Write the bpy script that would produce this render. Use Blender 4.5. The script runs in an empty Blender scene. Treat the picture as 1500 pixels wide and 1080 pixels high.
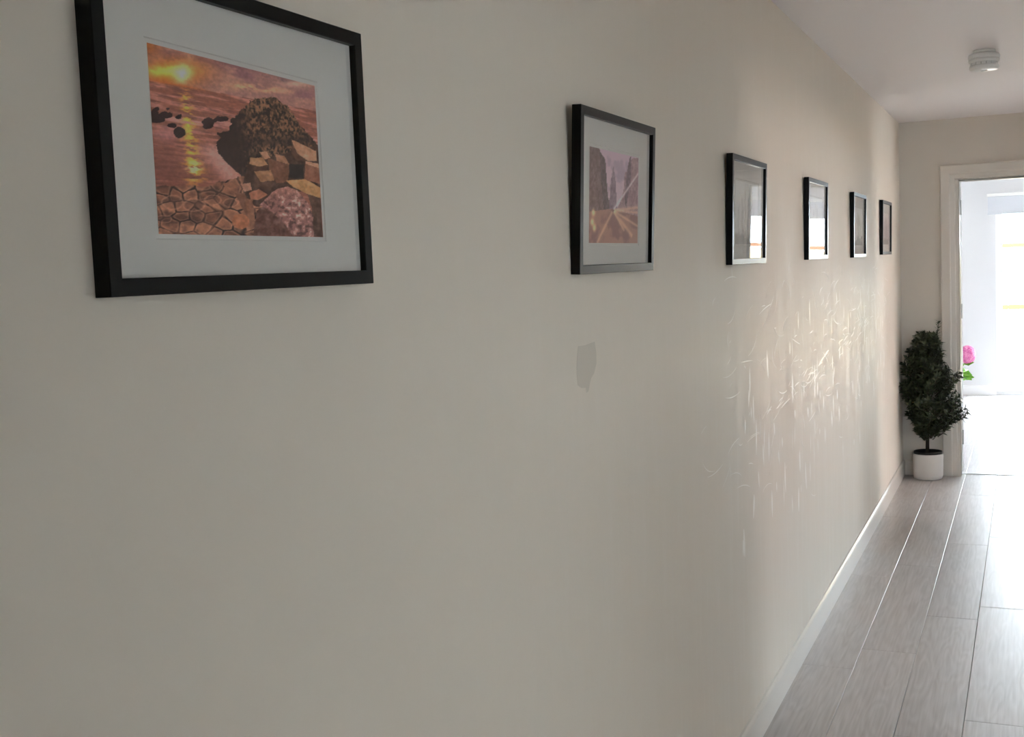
import bpy, bmesh, math, random
import numpy as np
from mathutils import Vector, Matrix, noise as mnoise

scene = bpy.context.scene
C = scene.collection
PI = math.pi

# ------------------------------------------------------------------ camera
cam_d = bpy.data.cameras.new('camera'); cam = bpy.data.objects.new('camera', cam_d); C.objects.link(cam)
cam_d.sensor_fit = 'HORIZONTAL'; cam_d.sensor_width = 36.0; cam_d.lens = 41.024; cam_d.clip_start = 0.02; cam_d.clip_end = 200
r_ = Vector((0.9142867, 0.40291661, -0.04168985)); u_ = Vector((0.00387862, 0.09420796, 0.99554498)); f_ = Vector((-0.40504912, 0.91037524, -0.08457032))
M4 = Matrix((r_, u_, -f_)).transposed().to_4x4(); M4.translation = Vector((0.7977, 0.0, 1.5253))
cam.matrix_world = M4
scene.camera = cam

# ------------------------------------------------------------------ world, daylight, exposure
SKY = 14.0
w = bpy.data.worlds.new('sky'); scene.world = w; w.use_nodes = True
bg = w.node_tree.nodes['Background']; bg.inputs['Color'].default_value = (0.76, 0.88, 1.0, 1); bg.inputs['Strength'].default_value = SKY
sd = bpy.data.lights.new('sun', 'SUN'); sd.energy = 22.0; sd.angle = 0.01; sd.color = (1.0, 0.93, 0.82)
sun = bpy.data.objects.new('sun', sd); C.objects.link(sun); sun.rotation_euler = Vector((0.62, -0.08, -0.75)).to_track_quat('-Z', 'Y').to_euler()
def portal(name, loc, rot, sx, sy):
    d = bpy.data.lights.new(name, 'AREA'); d.shape = 'RECTANGLE'; d.size = sx; d.size_y = sy; d.cycles.is_portal = True
    o = bpy.data.objects.new(name, d); C.objects.link(o); o.location = loc; o.rotation_euler = rot
portal('patio_window_portal', (1.54, 13.34, 1.0), (-PI / 2, 0, 0), 2.15, 2.0)
portal('fill_window_3_portal', (2.7, -2.46, 1.2), (PI / 2, 0, 0), 2.0, 2.0)
portal('side_room_window_portal', (4.66, 4.65, 1.82), (0, PI / 2, 0), 0.8, 1.15)
portal('side_room_second_portal', (4.66, 7.9, 1.16), (0, PI / 2, 0), 2.2, 0.85)
vs = scene.view_settings; vs.view_transform = 'Standard'; vs.look = 'None'; vs.gamma = 1; vs.use_curve_mapping = False
vs.exposure = 1.40
scene.cycles.use_denoising = True
scene.cycles.max_bounces = 16; scene.cycles.diffuse_bounces = 10; scene.cycles.glossy_bounces = 6; scene.cycles.transparent_max_bounces = 16
scene.cycles.sample_clamp_indirect = 6.0

# ------------------------------------------------------------------ helpers
def srgb(r, g, b):
    f = lambda c: (c / 255 / 12.92) if c / 255 <= 0.04045 else ((c / 255 + 0.055) / 1.055) ** 2.4
    return (f(r), f(g), f(b), 1)
def mat(name, col, rough=0.5, spec=0.5, metal=0.0, bump=None, coat=0.0):
    m = bpy.data.materials.new(name); m.use_nodes = True
    b = m.node_tree.nodes['Principled BSDF']
    b.inputs['Base Color'].default_value = col if len(col) == 4 else (*col, 1)
    b.inputs['Roughness'].default_value = rough; b.inputs['Specular IOR Level'].default_value = spec
    b.inputs['Metallic'].default_value = metal; b.inputs['Coat Weight'].default_value = coat
    if bump:
        N = m.node_tree.nodes; Lk = m.node_tree.links
        tc = N.new('ShaderNodeTexCoord'); nz = N.new('ShaderNodeTexNoise'); nz.inputs['Scale'].default_value = bump[0]; nz.inputs['Detail'].default_value = 3
        bp = N.new('ShaderNodeBump'); bp.inputs['Strength'].default_value = bump[1]; bp.inputs['Distance'].default_value = bump[2]
        Lk.new(tc.outputs['Object'], nz.inputs['Vector']); Lk.new(nz.outputs['Fac'], bp.inputs['Height']); Lk.new(bp.outputs['Normal'], b.inputs['Normal'])
    return m
def tag(o, label=None, cat=None, group=None, kind=None):
    if label: o['label'] = label
    if cat: o['category'] = cat
    if group: o['group'] = group
    if kind: o['kind'] = kind
    return o
def empty(name, loc=(0, 0, 0), rot=(0, 0, 0), parent=None):
    o = bpy.data.objects.new(name, None); C.objects.link(o); o.location = loc; o.rotation_euler = rot; o.empty_display_size = 0.1
    if parent: o.parent = parent
    return o
def obj(name, bm, m, parent=None, smooth=False, loc=None):
    bmesh.ops.recalc_face_normals(bm, faces=bm.faces[:])
    me = bpy.data.meshes.new(name); bm.to_mesh(me); bm.free()
    for mm in (m if isinstance(m, (list, tuple)) else [m]): me.materials.append(mm)
    if smooth:
        for p in me.polygons: p.use_smooth = True
    return link(name, me, parent, loc)
def link(name, me, parent=None, loc=None):
    o = bpy.data.objects.new(name, me); C.objects.link(o)
    if parent: o.parent = parent
    if loc: o.location = loc
    return o
def box(bm, a, b, bev=0.0, seg=2):
    x0, y0, z0 = a; x1, y1, z1 = b
    v = [bm.verts.new(p) for p in ((x0,y0,z0),(x1,y0,z0),(x1,y1,z0),(x0,y1,z0),(x0,y0,z1),(x1,y0,z1),(x1,y1,z1),(x0,y1,z1))]
    fs = [bm.faces.new([v[i] for i in q]) for q in ((3,2,1,0),(4,5,6,7),(0,1,5,4),(1,2,6,5),(2,3,7,6),(3,0,4,7))]
    if bev > 0:
        es = list({e for f in fs for e in f.edges})
        bmesh.ops.bevel(bm, geom=es, offset=bev, segments=seg, affect='EDGES', profile=0.5)
    return bm
def nb(): return bmesh.new()
def bx(a, b, bev=0.0): return box(nb(), a, b, bev)
def extrude_profile(pts, axis_map, t0, t1):
    """pts: 2-D outline; axis_map(p, t) -> 3-D; closed prism from t0 to t1"""
    bm = nb()
    A = [bm.verts.new(axis_map(p, t0)) for p in pts]; B = [bm.verts.new(axis_map(p, t1)) for p in pts]
    n = len(pts)
    for i in range(n): bm.faces.new((A[i], A[(i+1) % n], B[(i+1) % n], B[i]))
    bm.faces.new(A[::-1]); bm.faces.new(B)
    return bm
def lathe(prof, n=48, bm=None):
    bm = bm or nb(); rings = []
    for r, z in prof:
        if r < 1e-6: rings.append([bm.verts.new((0, 0, z))])
        else: rings.append([bm.verts.new((r*math.cos(2*PI*i/n), r*math.sin(2*PI*i/n), z)) for i in range(n)])
    for a, b in zip(rings, rings[1:]):
        for i in range(n):
            j = (i+1) % n
            if len(a) == 1 and len(b) > 1: bm.faces.new((a[0], b[j], b[i]))
            elif len(b) == 1 and len(a) > 1: bm.faces.new((a[i], a[j], b[0]))
            elif len(a) > 1: bm.faces.new((a[i], a[j], b[j], b[i]))
    return bm
def tube(bm, pts, rad, n=7):
    pts = [Vector(p) for p in pts]; rings = []
    for i, p in enumerate(pts):
        d = (pts[min(i+1, len(pts)-1)] - pts[max(i-1, 0)]).normalized()
        s = d.cross(Vector((0.31, 0.85, 0.42))).normalized(); t = d.cross(s)
        rr = rad[i] if isinstance(rad, (list, tuple)) else rad
        rings.append([bm.verts.new(p + s*rr*math.cos(2*PI*k/n) + t*rr*math.sin(2*PI*k/n)) for k in range(n)])
    for a, b in zip(rings, rings[1:]):
        for k in range(n): bm.faces.new((a[k], a[(k+1) % n], b[(k+1) % n], b[k]))
    bm.faces.new(rings[0][::-1]); bm.faces.new(rings[-1])
    return bm

# ------------------------------------------------------------------ dimensions (metres)
W = 1.453          # corridor width
H = 2.4            # ceiling
L = 8.373          # end wall of the corridor
T = 0.12           # wall thickness
YB = -2.4          # entrance end behind the camera
D0, D1, DH = 0.375, 1.078, 1.995   # doorway opening
RX0, RX1, RY = -1.3, 3.3, 13.17    # far room
WX0, WX1, WZ0, WZ1 = 0.485, 2.6, 0.03, 1.98

# ------------------------------------------------------------------ materials
def wall_paint():
    m = mat('satin_wall_paint', (0.75, 0.69, 0.60), 0.42, 0.36)
    N = m.node_tree.nodes; Lk = m.node_tree.links; b = N['Principled BSDF']
    tc = N.new('ShaderNodeTexCoord')
    mp = N.new('ShaderNodeMapping'); mp.inputs['Scale'].default_value = (1, 5.0, 0.7); Lk.new(tc.outputs['Object'], mp.inputs['Vector'])
    n1 = N.new('ShaderNodeTexNoise'); n1.inputs['Scale'].default_value = 2.2; n1.inputs['Detail'].default_value = 5; n1.inputs['Roughness'].default_value = 0.65
    Lk.new(mp.outputs['Vector'], n1.inputs['Vector'])
    mr = N.new('ShaderNodeMapRange'); mr.inputs['From Min'].default_value = 0.3; mr.inputs['From Max'].default_value = 0.7
    mr.inputs['To Min'].default_value = 0.42; mr.inputs['To Max'].default_value = 0.60
    Lk.new(n1.outputs['Fac'], mr.inputs['Value'])
    sx = N.new('ShaderNodeSeparateXYZ'); Lk.new(tc.outputs['Object'], sx.inputs[0])     # rubbed, shinier paint at shoulder height and below
    zr = N.new('ShaderNodeMapRange'); zr.inputs['From Min'].default_value = 1.25; zr.inputs['From Max'].default_value = 1.55; zr.inputs['To Max'].default_value = 0.16; Lk.new(sx.outputs['Z'], zr.inputs['Value'])
    sm = N.new('ShaderNodeMath'); sm.operation = 'ADD'; 
    mp3 = N.new('ShaderNodeMapping'); mp3.inputs['Scale'].default_value = (1, 13.0, 1.6); Lk.new(tc.outputs['Object'], mp3.inputs['Vector'])
    n4 = N.new('ShaderNodeTexNoise'); n4.inputs['Scale'].default_value = 1.7; n4.inputs['Detail'].default_value = 6; n4.inputs['Roughness'].default_value = 0.7; Lk.new(mp3.outputs['Vector'], n4.inputs['Vector'])
    sk = N.new('ShaderNodeMapRange'); sk.inputs['From Min'].default_value = 0.52; sk.inputs['From Max'].default_value = 0.72; sk.inputs['To Min'].default_value = 0.0; sk.inputs['To Max'].default_value = -0.17; Lk.new(n4.outputs['Fac'], sk.inputs['Value'])
    s2 = N.new('ShaderNodeMath'); s2.operation = 'ADD'; Lk.new(mr.outputs['Result'], s2.inputs[0]); Lk.new(sk.outputs['Result'], s2.inputs[1])
    Lk.new(s2.outputs[0], sm.inputs[0]); Lk.new(zr.outputs['Result'], sm.inputs[1]); Lk.new(sm.outputs[0], b.inputs['Roughness'])
    n2 = N.new('ShaderNodeTexNoise'); n2.inputs['Scale'].default_value = 240; n2.inputs['Detail'].default_value = 2
    Lk.new(tc.outputs['Object'], n2.inputs['Vector'])
    n3 = N.new('ShaderNodeTexNoise'); n3.inputs['Scale'].default_value = 1.6; n3.inputs['Detail'].default_value = 3
    Lk.new(mp.outputs['Vector'], n3.inputs['Vector'])
    b1 = N.new('ShaderNodeBump'); b1.inputs['Strength'].default_value = 0.12; b1.inputs['Distance'].default_value = 0.0006; Lk.new(n2.outputs['Fac'], b1.inputs['Height'])
    b2 = N.new('ShaderNodeBump'); b2.inputs['Strength'].default_value = 0.12; b2.inputs['Distance'].default_value = 0.002; Lk.new(n3.outputs['Fac'], b2.inputs['Height'])
    Lk.new(b1.outputs['Normal'], b2.inputs['Normal']); Lk.new(b2.outputs['Normal'], b.inputs['Normal'])
    return m
M_wall = wall_paint()
M_hall = mat('matt_wall_paint', (0.74, 0.70, 0.645), 0.6, 0.35, bump=(180, 0.1, 0.0006))
M_end = mat('shaded_end_wall_paint', (0.68, 0.635, 0.57), 0.6, 0.3, bump=(180, 0.1, 0.0006))  # hall paint made darker: the end wall's shade is put into its colour
M_ceil = mat('ceiling_paint', (0.86, 0.825, 0.82), 0.6, 0.3, bump=(60, 0.15, 0.001))
M_room = mat('white_room_paint', (0.84, 0.84, 0.84), 0.6, 0.3, bump=(150, 0.1, 0.0006))
M_far = mat('pale_grey_room_paint', (0.70, 0.70, 0.71), 0.6, 0.3, bump=(150, 0.1, 0.0006))
M_trim = mat('white_gloss_trim', (0.70, 0.66, 0.60), 0.28, 0.5, bump=(90, 0.05, 0.0004))
M_white = mat('white_plastic', (0.82, 0.82, 0.80), 0.35, 0.5, bump=(120, 0.03, 0.0003))
M_black = mat('black_satin_wood', (0.002, 0.002, 0.002), 0.32, 0.18, bump=(160, 0.08, 0.0004))
M_board = mat('white_card', (0.755, 0.74, 0.715), 0.75, 0.2, bump=(400, 0.05, 0.0002))
M_dark = mat('dark_slot', (0.03, 0.028, 0.026), 0.6, 0.3, bump=(90, 0.1, 0.0005))
M_slot = mat('grey_plastic', (0.36, 0.35, 0.33), 0.5, 0.4, bump=(90, 0.1, 0.0005))
M_steel = mat('brushed_steel', (0.55, 0.55, 0.53), 0.32, 0.5, 1.0, bump=(200, 0.1, 0.0003))
M_sub = mat('screed', (0.10, 0.085, 0.075), 0.8, 0.2, bump=(40, 0.2, 0.001))
def glass_mat(name, ior, tint=(1, 1, 1, 1), rough=0.0):
    m = bpy.data.materials.new(name); m.use_nodes = True
    N = m.node_tree.nodes; Lk = m.node_tree.links; N.remove(N['Principled BSDF'])
    fr = N.new('ShaderNodeFresnel'); gm = N.new('ShaderNodeNewGeometry'); iv = N.new('ShaderNodeMapRange'); iv.inputs['To Min'].default_value = ior; iv.inputs['To Max'].default_value = 1.0 / ior
    Lk.new(gm.outputs['Backfacing'], iv.inputs['Value']); Lk.new(iv.outputs['Result'], fr.inputs['IOR'])      # a thin sheet reflects alike from both sides
    tr = N.new('ShaderNodeBsdfTransparent'); tr.inputs['Color'].default_value = tint
    gl = N.new('ShaderNodeBsdfGlossy'); gl.inputs['Roughness'].default_value = rough
    mx = N.new('ShaderNodeMixShader'); Lk.new(fr.outputs['Fac'], mx.inputs['Fac']); Lk.new(tr.outputs['BSDF'], mx.inputs[1]); Lk.new(gl.outputs['BSDF'], mx.inputs[2])
    Lk.new(mx.outputs['Shader'], N['Material Output'].inputs['Surface'])
    return m
M_glass = glass_mat('picture_glass', 1.72, (0.97, 0.98, 0.975, 1))
M_pane = glass_mat('window_glass', 1.3, (0.97, 0.99, 0.98, 1))
M_clear = bpy.data.materials.new('glass_inner_face'); M_clear.use_nodes = True
_n = M_clear.node_tree.nodes; _n.remove(_n['Principled BSDF']); _t = _n.new('ShaderNodeBsdfTransparent'); M_clear.node_tree.links.new(_t.outputs['BSDF'], _n['Material Output'].inputs['Surface'])
def plank_mat():
    m = mat('grey_oak_plank', (0.4, 0.34, 0.3), 0.3, 0.5, coat=0.2); m.node_tree.nodes['Principled BSDF'].inputs['Coat Roughness'].default_value = 0.28
    N = m.node_tree.nodes; Lk = m.node_tree.links; b = N['Principled BSDF']
    tc = N.new('ShaderNodeTexCoord'); oi = N.new('ShaderNodeObjectInfo')
    ml = N.new('ShaderNodeMath'); ml.operation = 'MULTIPLY'; ml.inputs[1].default_value = 57.0; Lk.new(oi.outputs['Random'], ml.inputs[0])
    cb = N.new('ShaderNodeCombineXYZ'); Lk.new(ml.outputs[0], cb.inputs['X']); Lk.new(ml.outputs[0], cb.inputs['Y'])
    va = N.new('ShaderNodeVectorMath'); va.operation = 'ADD'; Lk.new(tc.outputs['Object'], va.inputs[0]); Lk.new(cb.outputs[0], va.inputs[1])
    mp = N.new('ShaderNodeMapping'); mp.inputs['Scale'].default_value = (9.0, 1.1, 1); Lk.new(va.outputs[0], mp.inputs['Vector'])
    big = N.new('ShaderNodeTexNoise'); big.inputs['Scale'].default_value = 1.3; big.inputs['Detail'].default_value = 2; Lk.new(mp.outputs['Vector'], big.inputs['Vector'])
    rings = N.new('ShaderNodeMath'); rings.operation = 'MULTIPLY'; rings.inputs[1].default_value = 60.0; Lk.new(big.outputs['Fac'], rings.inputs[0])
    sn = N.new('ShaderNodeMath'); sn.operation = 'SINE'; Lk.new(rings.outputs[0], sn.inputs[0])
    mp2 = N.new('ShaderNodeMapping'); mp2.inputs['Scale'].default_value = (95.0, 3.5, 1); Lk.new(va.outputs[0], mp2.inputs['Vector'])
    fine = N.new('ShaderNodeTexNoise'); fine.inputs['Scale'].default_value = 1.0; fine.inputs['Detail'].default_value = 4; Lk.new(mp2.outputs['Vector'], fine.inputs['Vector'])
    mx = N.new('ShaderNodeMath'); mx.operation = 'MULTIPLY_ADD'; mx.inputs[1].default_value = 0.08; Lk.new(sn.outputs[0], mx.inputs[0]); Lk.new(fine.outputs['Fac'], mx.inputs[2])
    ad = N.new('ShaderNodeMath'); ad.operation = 'MULTIPLY_ADD'; ad.inputs[1].default_value = 0.30; Lk.new(oi.outputs['Random'], ad.inputs[0]); Lk.new(mx.outputs[0], ad.inputs[2])
    cr = N.new('ShaderNodeValToRGB'); e = cr.color_ramp.elements
    e[0].position = 0.12; e[0].color = (0.33, 0.29, 0.27, 1); e[1].position = 1.0; e[1].color = (0.60, 0.565, 0.55, 1)
    Lk.new(ad.outputs[0], cr.inputs['Fac']); Lk.new(cr.outputs['Color'], b.inputs['Base Color'])
    rr = N.new('ShaderNodeMapRange'); rr.inputs['To Min'].default_value = 0.32; rr.inputs['To Max'].default_value = 0.44; Lk.new(mx.outputs[0], rr.inputs['Value']); Lk.new(rr.outputs[0], b.inputs['Roughness'])
    bp = N.new('ShaderNodeBump'); bp.inputs['Strength'].default_value = 0.10; bp.inputs['Distance'].default_value = 0.001; Lk.new(mx.outputs[0], bp.inputs['Height']); Lk.new(bp.outputs['Normal'], b.inputs['Normal'])
    return m
M_plank = plank_mat()

# ------------------------------------------------------------------ room shell
S = lambda o, lab=None: tag(o, lab, None, None, 'structure')
wall_left = S(obj('wall_left', bx((-T, YB - T, 0), (0, L + T, H)), M_wall), 'long cream satin wall on the left hung with six framed pictures')
bm = nb(); RD0, RD1 = 3.95, 5.75
NO0, NO1, NOH = 0.55, 2.2, 2.1  # unseen opening, added to pass soft light onto the near picture wall
box(bm, (W, YB - T, 0), (W + T, NO0, H)); box(bm, (W, NO1, 0), (W + T, RD0, H)); box(bm, (W, NO0, NOH), (W + T, NO1, H)); OD0, OD1 = 7.28, 8.03
box(bm, (W, RD1, 0), (W + T, OD0, H)); box(bm, (W, OD1, 0), (W + T, L, H)); box(bm, (W, OD0, DH), (W + T, OD1, H)); box(bm, (W, RD0, DH), (W + T, RD1, H))
S(obj('wall_right', bm, M_hall), 'cream corridor wall on the right-hand side opposite the pictures')
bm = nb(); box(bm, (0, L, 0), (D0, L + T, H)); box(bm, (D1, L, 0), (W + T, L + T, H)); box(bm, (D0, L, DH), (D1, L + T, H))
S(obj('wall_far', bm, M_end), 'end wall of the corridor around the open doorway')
S(obj('wall_near', bx((0, YB - T, 0), (W, YB, H)), M_hall), 'closed end wall of the corridor behind the viewer')
S(obj('ceiling', bx((-T, YB - T, H), (W + T, L + T, H + 0.1)), M_ceil), 'off-white painted ceiling of the corridor')
# far room
S(obj('ceiling_far_room', bx((RX0 - T, L + T, H), (RX1 + T, RY + T, H + 0.1)), M_far), 'white ceiling of the bright room beyond the doorway')
S(obj('wall_room_left', bx((RX0 - T, L, 0), (RX0, RY + T, H)), M_far), 'white left wall of the bright room')
S(obj('wall_room_right', bx((RX1, L, 0), (RX1 + T, RY + T, H)), M_far), 'white right wall of the bright room')
bm = nb(); box(bm, (RX0, L, 0), (-T, L + T, H)); box(bm, (W + T, L, 0), (RX1, L + T, H))
S(obj('wall_room_near', bm, M_far), 'near wall of the bright room beside the corridor')
bm = nb(); box(bm, (RX0, RY, 0), (WX0, RY + T, H)); box(bm, (WX1, RY, 0), (RX1, RY + T, H)); box(bm, (WX0, RY, WZ1), (WX1, RY + T, H)); box(bm, (WX0, RY, -0.05), (WX1, RY + T, WZ0))
S(obj('wall_room_far', bm, M_far), 'white far wall of the bright room around the patio window')

SX1, SY0, SY1 = 4.6, 3.25, L
SW0, SW1, SZ0, SZ1 = 4.1, 5.2, 1.45, 2.2
QW0, QW1, QZ0, QZ1 = 7.5, 8.3, 0.08, 2.25
S(obj('ceiling_side_room', bx((W + T, SY0 - T, H), (SX1 + T, SY1, H + 0.1)), M_room), 'white ceiling of the side room')
S(obj('wall_side_near', bx((W + T, SY0 - T, 0), (SX1, SY0, H)), M_room), 'white near wall of the side room')
bm = nb(); box(bm, (SX1, SY0 - T, 0), (SX1 + T, SW0, H)); box(bm, (SX1, SW1, 0), (SX1 + T, QW0, H)); box(bm, (SX1, QW1, 0), (SX1 + T, SY1, H)); box(bm, (SX1, QW0, 0), (SX1 + T, QW1, QZ0)); box(bm, (SX1, QW0, QZ1), (SX1 + T, QW1, H)); box(bm, (SX1, SW0, 0), (SX1 + T, SW1, SZ0)); box(bm, (SX1, SW0, SZ1), (SX1 + T, SW1, H)); box(bm, (RX1 + T, L, 0), (SX1 + T, L + T, H))
S(obj('wall_side_window', bm, M_room), 'white window wall of the side room')
LY0, LY1, LW0, LW1, LZ0, LZ1 = -2.4, 3.0, 1.7, 3.7, 0.2, 2.2
S(obj('ceiling_added_room', bx((W + T, LY0 - T, H), (SX1 + T, LY1 + T, H + 0.1)), M_room), 'white ceiling of the added unseen living room beside the viewer')
S(obj('wall_added_room_far', bx((W + T, LY1, 0), (SX1, LY1 + T, H)), M_room), 'white far wall of the added unseen living room beside the viewer')
S(obj('wall_added_room_right', bx((SX1, LY0 - T, 0), (SX1 + T, LY1 + T - 0.001, H)), M_room), 'white outer wall of the added unseen living room beside the viewer')
bm = nb(); box(bm, (W + T, LY0 - T, 0), (LW0, LY0, H)); box(bm, (LW1, LY0 - T, 0), (SX1, LY0, H)); box(bm, (LW0, LY0 - T, 0), (LW1, LY0, LZ0)); box(bm, (LW0, LY0 - T, LZ1), (LW1, LY0, H))
S(obj('wall_added_room_window', bm, M_room), 'white window wall of the added unseen living room beside the viewer')
S(obj('light_stop_partition', bx((W + T, 6.5, 0), (SX1, 6.6, H)), M_room), 'unseen white partition added between the side rooms to stop stray light')  # unseen, added to keep the tall window's light out of the first doorway
# ------------------------------------------------------------------ floor: one plank at a time
bm = nb(); box(bm, (-T, YB - T, -0.15), (W + T, L + T, -0.0135)); box(bm, (RX0 - T, L + T, -0.15), (RX1 + T, RY + T, -0.0135)); box(bm, (W + T, SY0 - T, -0.15), (SX1 + T, L, -0.0135)); box(bm, (W + T, LY0 - T, -0.15), (SX1 + T, LY1 + T, -0.002))
floor = S(obj('floor', bm, M_sub), 'greyish oak plank floor running down the corridor into the bright room')
PW, PL, GAP = 0.20, 1.325, 0.0016
plank_cache = {}
def plank(x0, x1, y0, y1):
    key = (round(x1 - x0, 4), round(y1 - y0, 4))
    if key not in plank_cache:
        bm = nb(); wx, wy = x1 - x0 - GAP, y1 - y0 - GAP; c = 0.0013; k = 0.004
        lo = [bm.verts.new(p) for p in ((0,0,-0.0135),(wx,0,-0.0135),(wx,wy,-0.0135),(0,wy,-0.0135))]
        mi = [bm.verts.new(p) for p in ((0,0,-c*0.6),(wx,0,-c*0.6),(wx,wy,-c*0.6),(0,wy,-c*0.6))]
        tp = [bm.verts.new(p) for p in ((c,k,0),(wx-c,k,0),(wx-c,wy-k,0),(c,wy-k,0))]
        for A, B in ((lo, mi), (mi, tp)):
            for i in range(4): bm.faces.new((A[i], A[(i+1) % 4], B[(i+1) % 4], B[i]))
        bm.faces.new(tp)
        bmesh.ops.recalc_face_normals(bm, faces=bm.faces[:])
        me = bpy.data.meshes.new('plank'); bm.to_mesh(me); bm.free(); me.materials.append(M_plank); plank_cache[key] = me
    link('plank', plank_cache[key], floor, (x0 + GAP / 2, y0 + GAP / 2, 0))
rnd = random.Random(4)
offs = {0: 0.36, 1: 0.60, 2: 1.105, 3: 1.30, 4: 0.45, 5: 0.9, 6: 0.2, 7: 0.75}
def rows(xa, xb, ya, yb, i0, offf):
    x = i0 * PW; i = i0
    while x < xb - 1e-4:
        a, b = max(x, xa), min(x + PW, xb)
        if b - a > 0.01:
            o = offf(i); y = ya; n = math.floor((ya - o) / PL) + 1
            while y < yb - 1e-4:
                y2 = min(o + n * PL, yb)
                if y2 - y > 0.01: plank(a, b, y, y2)
                y = y2; n += 1
        i += 1; x += PW
YT0, YT1 = L + 0.085, L + 0.115
rows(0, W, YB, YT0, 0, lambda i: offs[i % 8])
rows(RX0, RX1, YT1, RY, -7, lambda i: offs[(i * 3 + 1) % 8])
rows(W, SX1, SY0, L, 7, lambda i: offs[(i * 5 + 2) % 8])
thr = S(obj('trim_1', bx((D0, YT0, -0.0135), (D1, YT1, 0.004), 0.002), M_steel), 'metal threshold strip across the doorway floor')

# ------------------------------------------------------------------ baseboards
prof = [(0, 0), (0.014, 0), (0.014, 0.088), (0.0115, 0.096), (0.006, 0.103), (0, 0.105)]
S(obj('baseboard_left', extrude_profile(prof, lambda p, t: (p[0], t, p[1]), YB, L), M_trim), 'white baseboard along the long picture wall')
bm = extrude_profile(prof, lambda p, t: (W - p[0], t, p[1]), NO1, RD0 - 0.095)
S(obj('baseboard_right', bm, M_trim), 'white baseboard along the right-hand corridor wall')
S(obj('baseboard_right_end', extrude_profile(prof, lambda p, t: (W - p[0], t, p[1]), RD1 + 0.095, OD0 - 0.095), M_trim), 'white baseboard between the two side doorways')
S(obj('baseboard_far', extrude_profile(prof, lambda p, t: (t, L - p[0], p[1]), 0.014, D0 - 0.12), M_trim), 'short white baseboard behind the white plant pot')
S(obj('baseboard_far_right', extrude_profile(prof, lambda p, t: (t, L - p[0], p[1]), D1 + 0.12, W - 0.014), M_trim), 'short white baseboard right of the doorway')
S(obj('baseboard_room', extrude_profile(prof, lambda p, t: (t, RY - p[0], p[1]), RX0, WX0), M_room), 'white baseboard under the far wall of the bright room')

# ------------------------------------------------------------------ doorway: lining, architrave, hinges, opened leaf
door = S(empty('door_1', (D0, L, 0)), 'open white doorway at the end of the corridor')
def rel(bm, o): bmesh.ops.translate(bm, verts=bm.verts[:], vec=-Vector(o.location)); return bm
def architrave(side_x, sgn, top, parent, ywall, ysgn=-1, wd=0.095):
    # profile across width s (from opening outwards) and thickness t
    return [(0, 0), (0, 0.010), (0.004, 0.013), (0.030, 0.015), (0.036, 0.019), (0.040, 0.020), (wd - 0.006, 0.020), (wd, 0.014), (wd, 0)]
AP = architrave(0, 0, 0, None, 0)
G = 0.018
def arch_leg(xo, sgn, ztop):   # mitred leg
    bm = nb(); A = []; B = []
    for s, t in AP:
        A.append(bm.verts.new((xo + sgn * s, L - t, 0))); B.append(bm.verts.new((xo + sgn * s, L - t, ztop + s)))
    n = len(AP)
    for i in range(n): bm.faces.new((A[i], A[(i+1) % n], B[(i+1) % n], B[i]))
    bm.faces.new(A); bm.faces.new(B[::-1]); return bm
def arch_head(xa, xb, z):
    bm = nb(); A = []; B = []
    for s, t in AP:
        A.append(bm.verts.new((xa - s, L - t, z + s))); B.append(bm.verts.new((xb + s, L - t, z + s)))
    n = len(AP)
    for i in range(n): bm.faces.new((A[i], A[(i+1) % n], B[(i+1) % n], B[i]))
    bm.faces.new(A); bm.faces.new(B[::-1]); return bm
xl, xr, zt = D0 - 0.022, D1 + 0.022, DH + 0.005
obj('architrave', rel(arch_leg(xl, -1, zt), door), M_trim, door)
obj('architrave', rel(arch_leg(xr, 1, zt), door), M_trim, door)
obj('architrave', rel(arch_head(xl, xr, zt), door), M_trim, door)
J = 0.03
for xa, xb, sx in ((D0 - J + 0.002, D0, 1), (D1, D1 + J - 0.002, -1)):
    bm = bx((xa, L - 0.0005, 0), (xb, L + T + 0.001, DH), 0.0015)
    if sx > 0: box(bm, (D0, L + 0.045, 0), (D0 + 0.002, L + 0.078, DH - 0.012))
    else: box(bm, (D1 - 0.012, L + 0.045, 0), (D1, L + 0.078, DH - 0.012), 0.001)
    obj('jamb', rel(bm, door), M_trim, door)
bm = bx((D0 - J + 0.002, L - 0.0005, DH), (D1 + J - 0.002, L + T + 0.001, DH + J - 0.003), 0.0015); box(bm, (D0, L + 0.045, DH - 0.012), (D1, L + 0.078, DH), 0.001)
obj('head_jamb', rel(bm, door), M_trim, door)
for z in (1.765, 1.065, 0.20):
    hb = nb(); box(hb, (D0, L + 0.082, z), (D0 + 0.0025, L + T - 0.002, z + 0.1)); 
    h_ = obj('hinge', rel(hb, door), M_steel, door)
    kb = tube(nb(), [(D0 + 0.006, L + T + 0.008, z), (D0 + 0.006, L + T + 0.008, z + 0.1)], 0.0075, 12); bmesh.ops.translate(kb, verts=kb.verts[:], vec=-Vector(door.location))
    obj('hinge_pin', kb, M_steel, h_)
leaf = empty('door_leaf', (0.007, T + 0.012, 0.008), (0, 0, math.radians(171)), door)
lb = nb(); LW, LT_, LH = D1 - D0 - 0.008, 0.04, DH - 0.016
lf = obj('door_panel', bx((0.004, -LT_ , 0), (LW, 0, LH), 0.002), M_room, leaf)
obj('door_handle', tube(nb(), [(LW - 0.06, 0.0, 1.0), (LW - 0.06, 0.045, 1.0), (LW - 0.075, 0.05, 1.0), (LW - 0.17, 0.05, 1.0)], 0.009, 10), M_steel, leaf)

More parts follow.
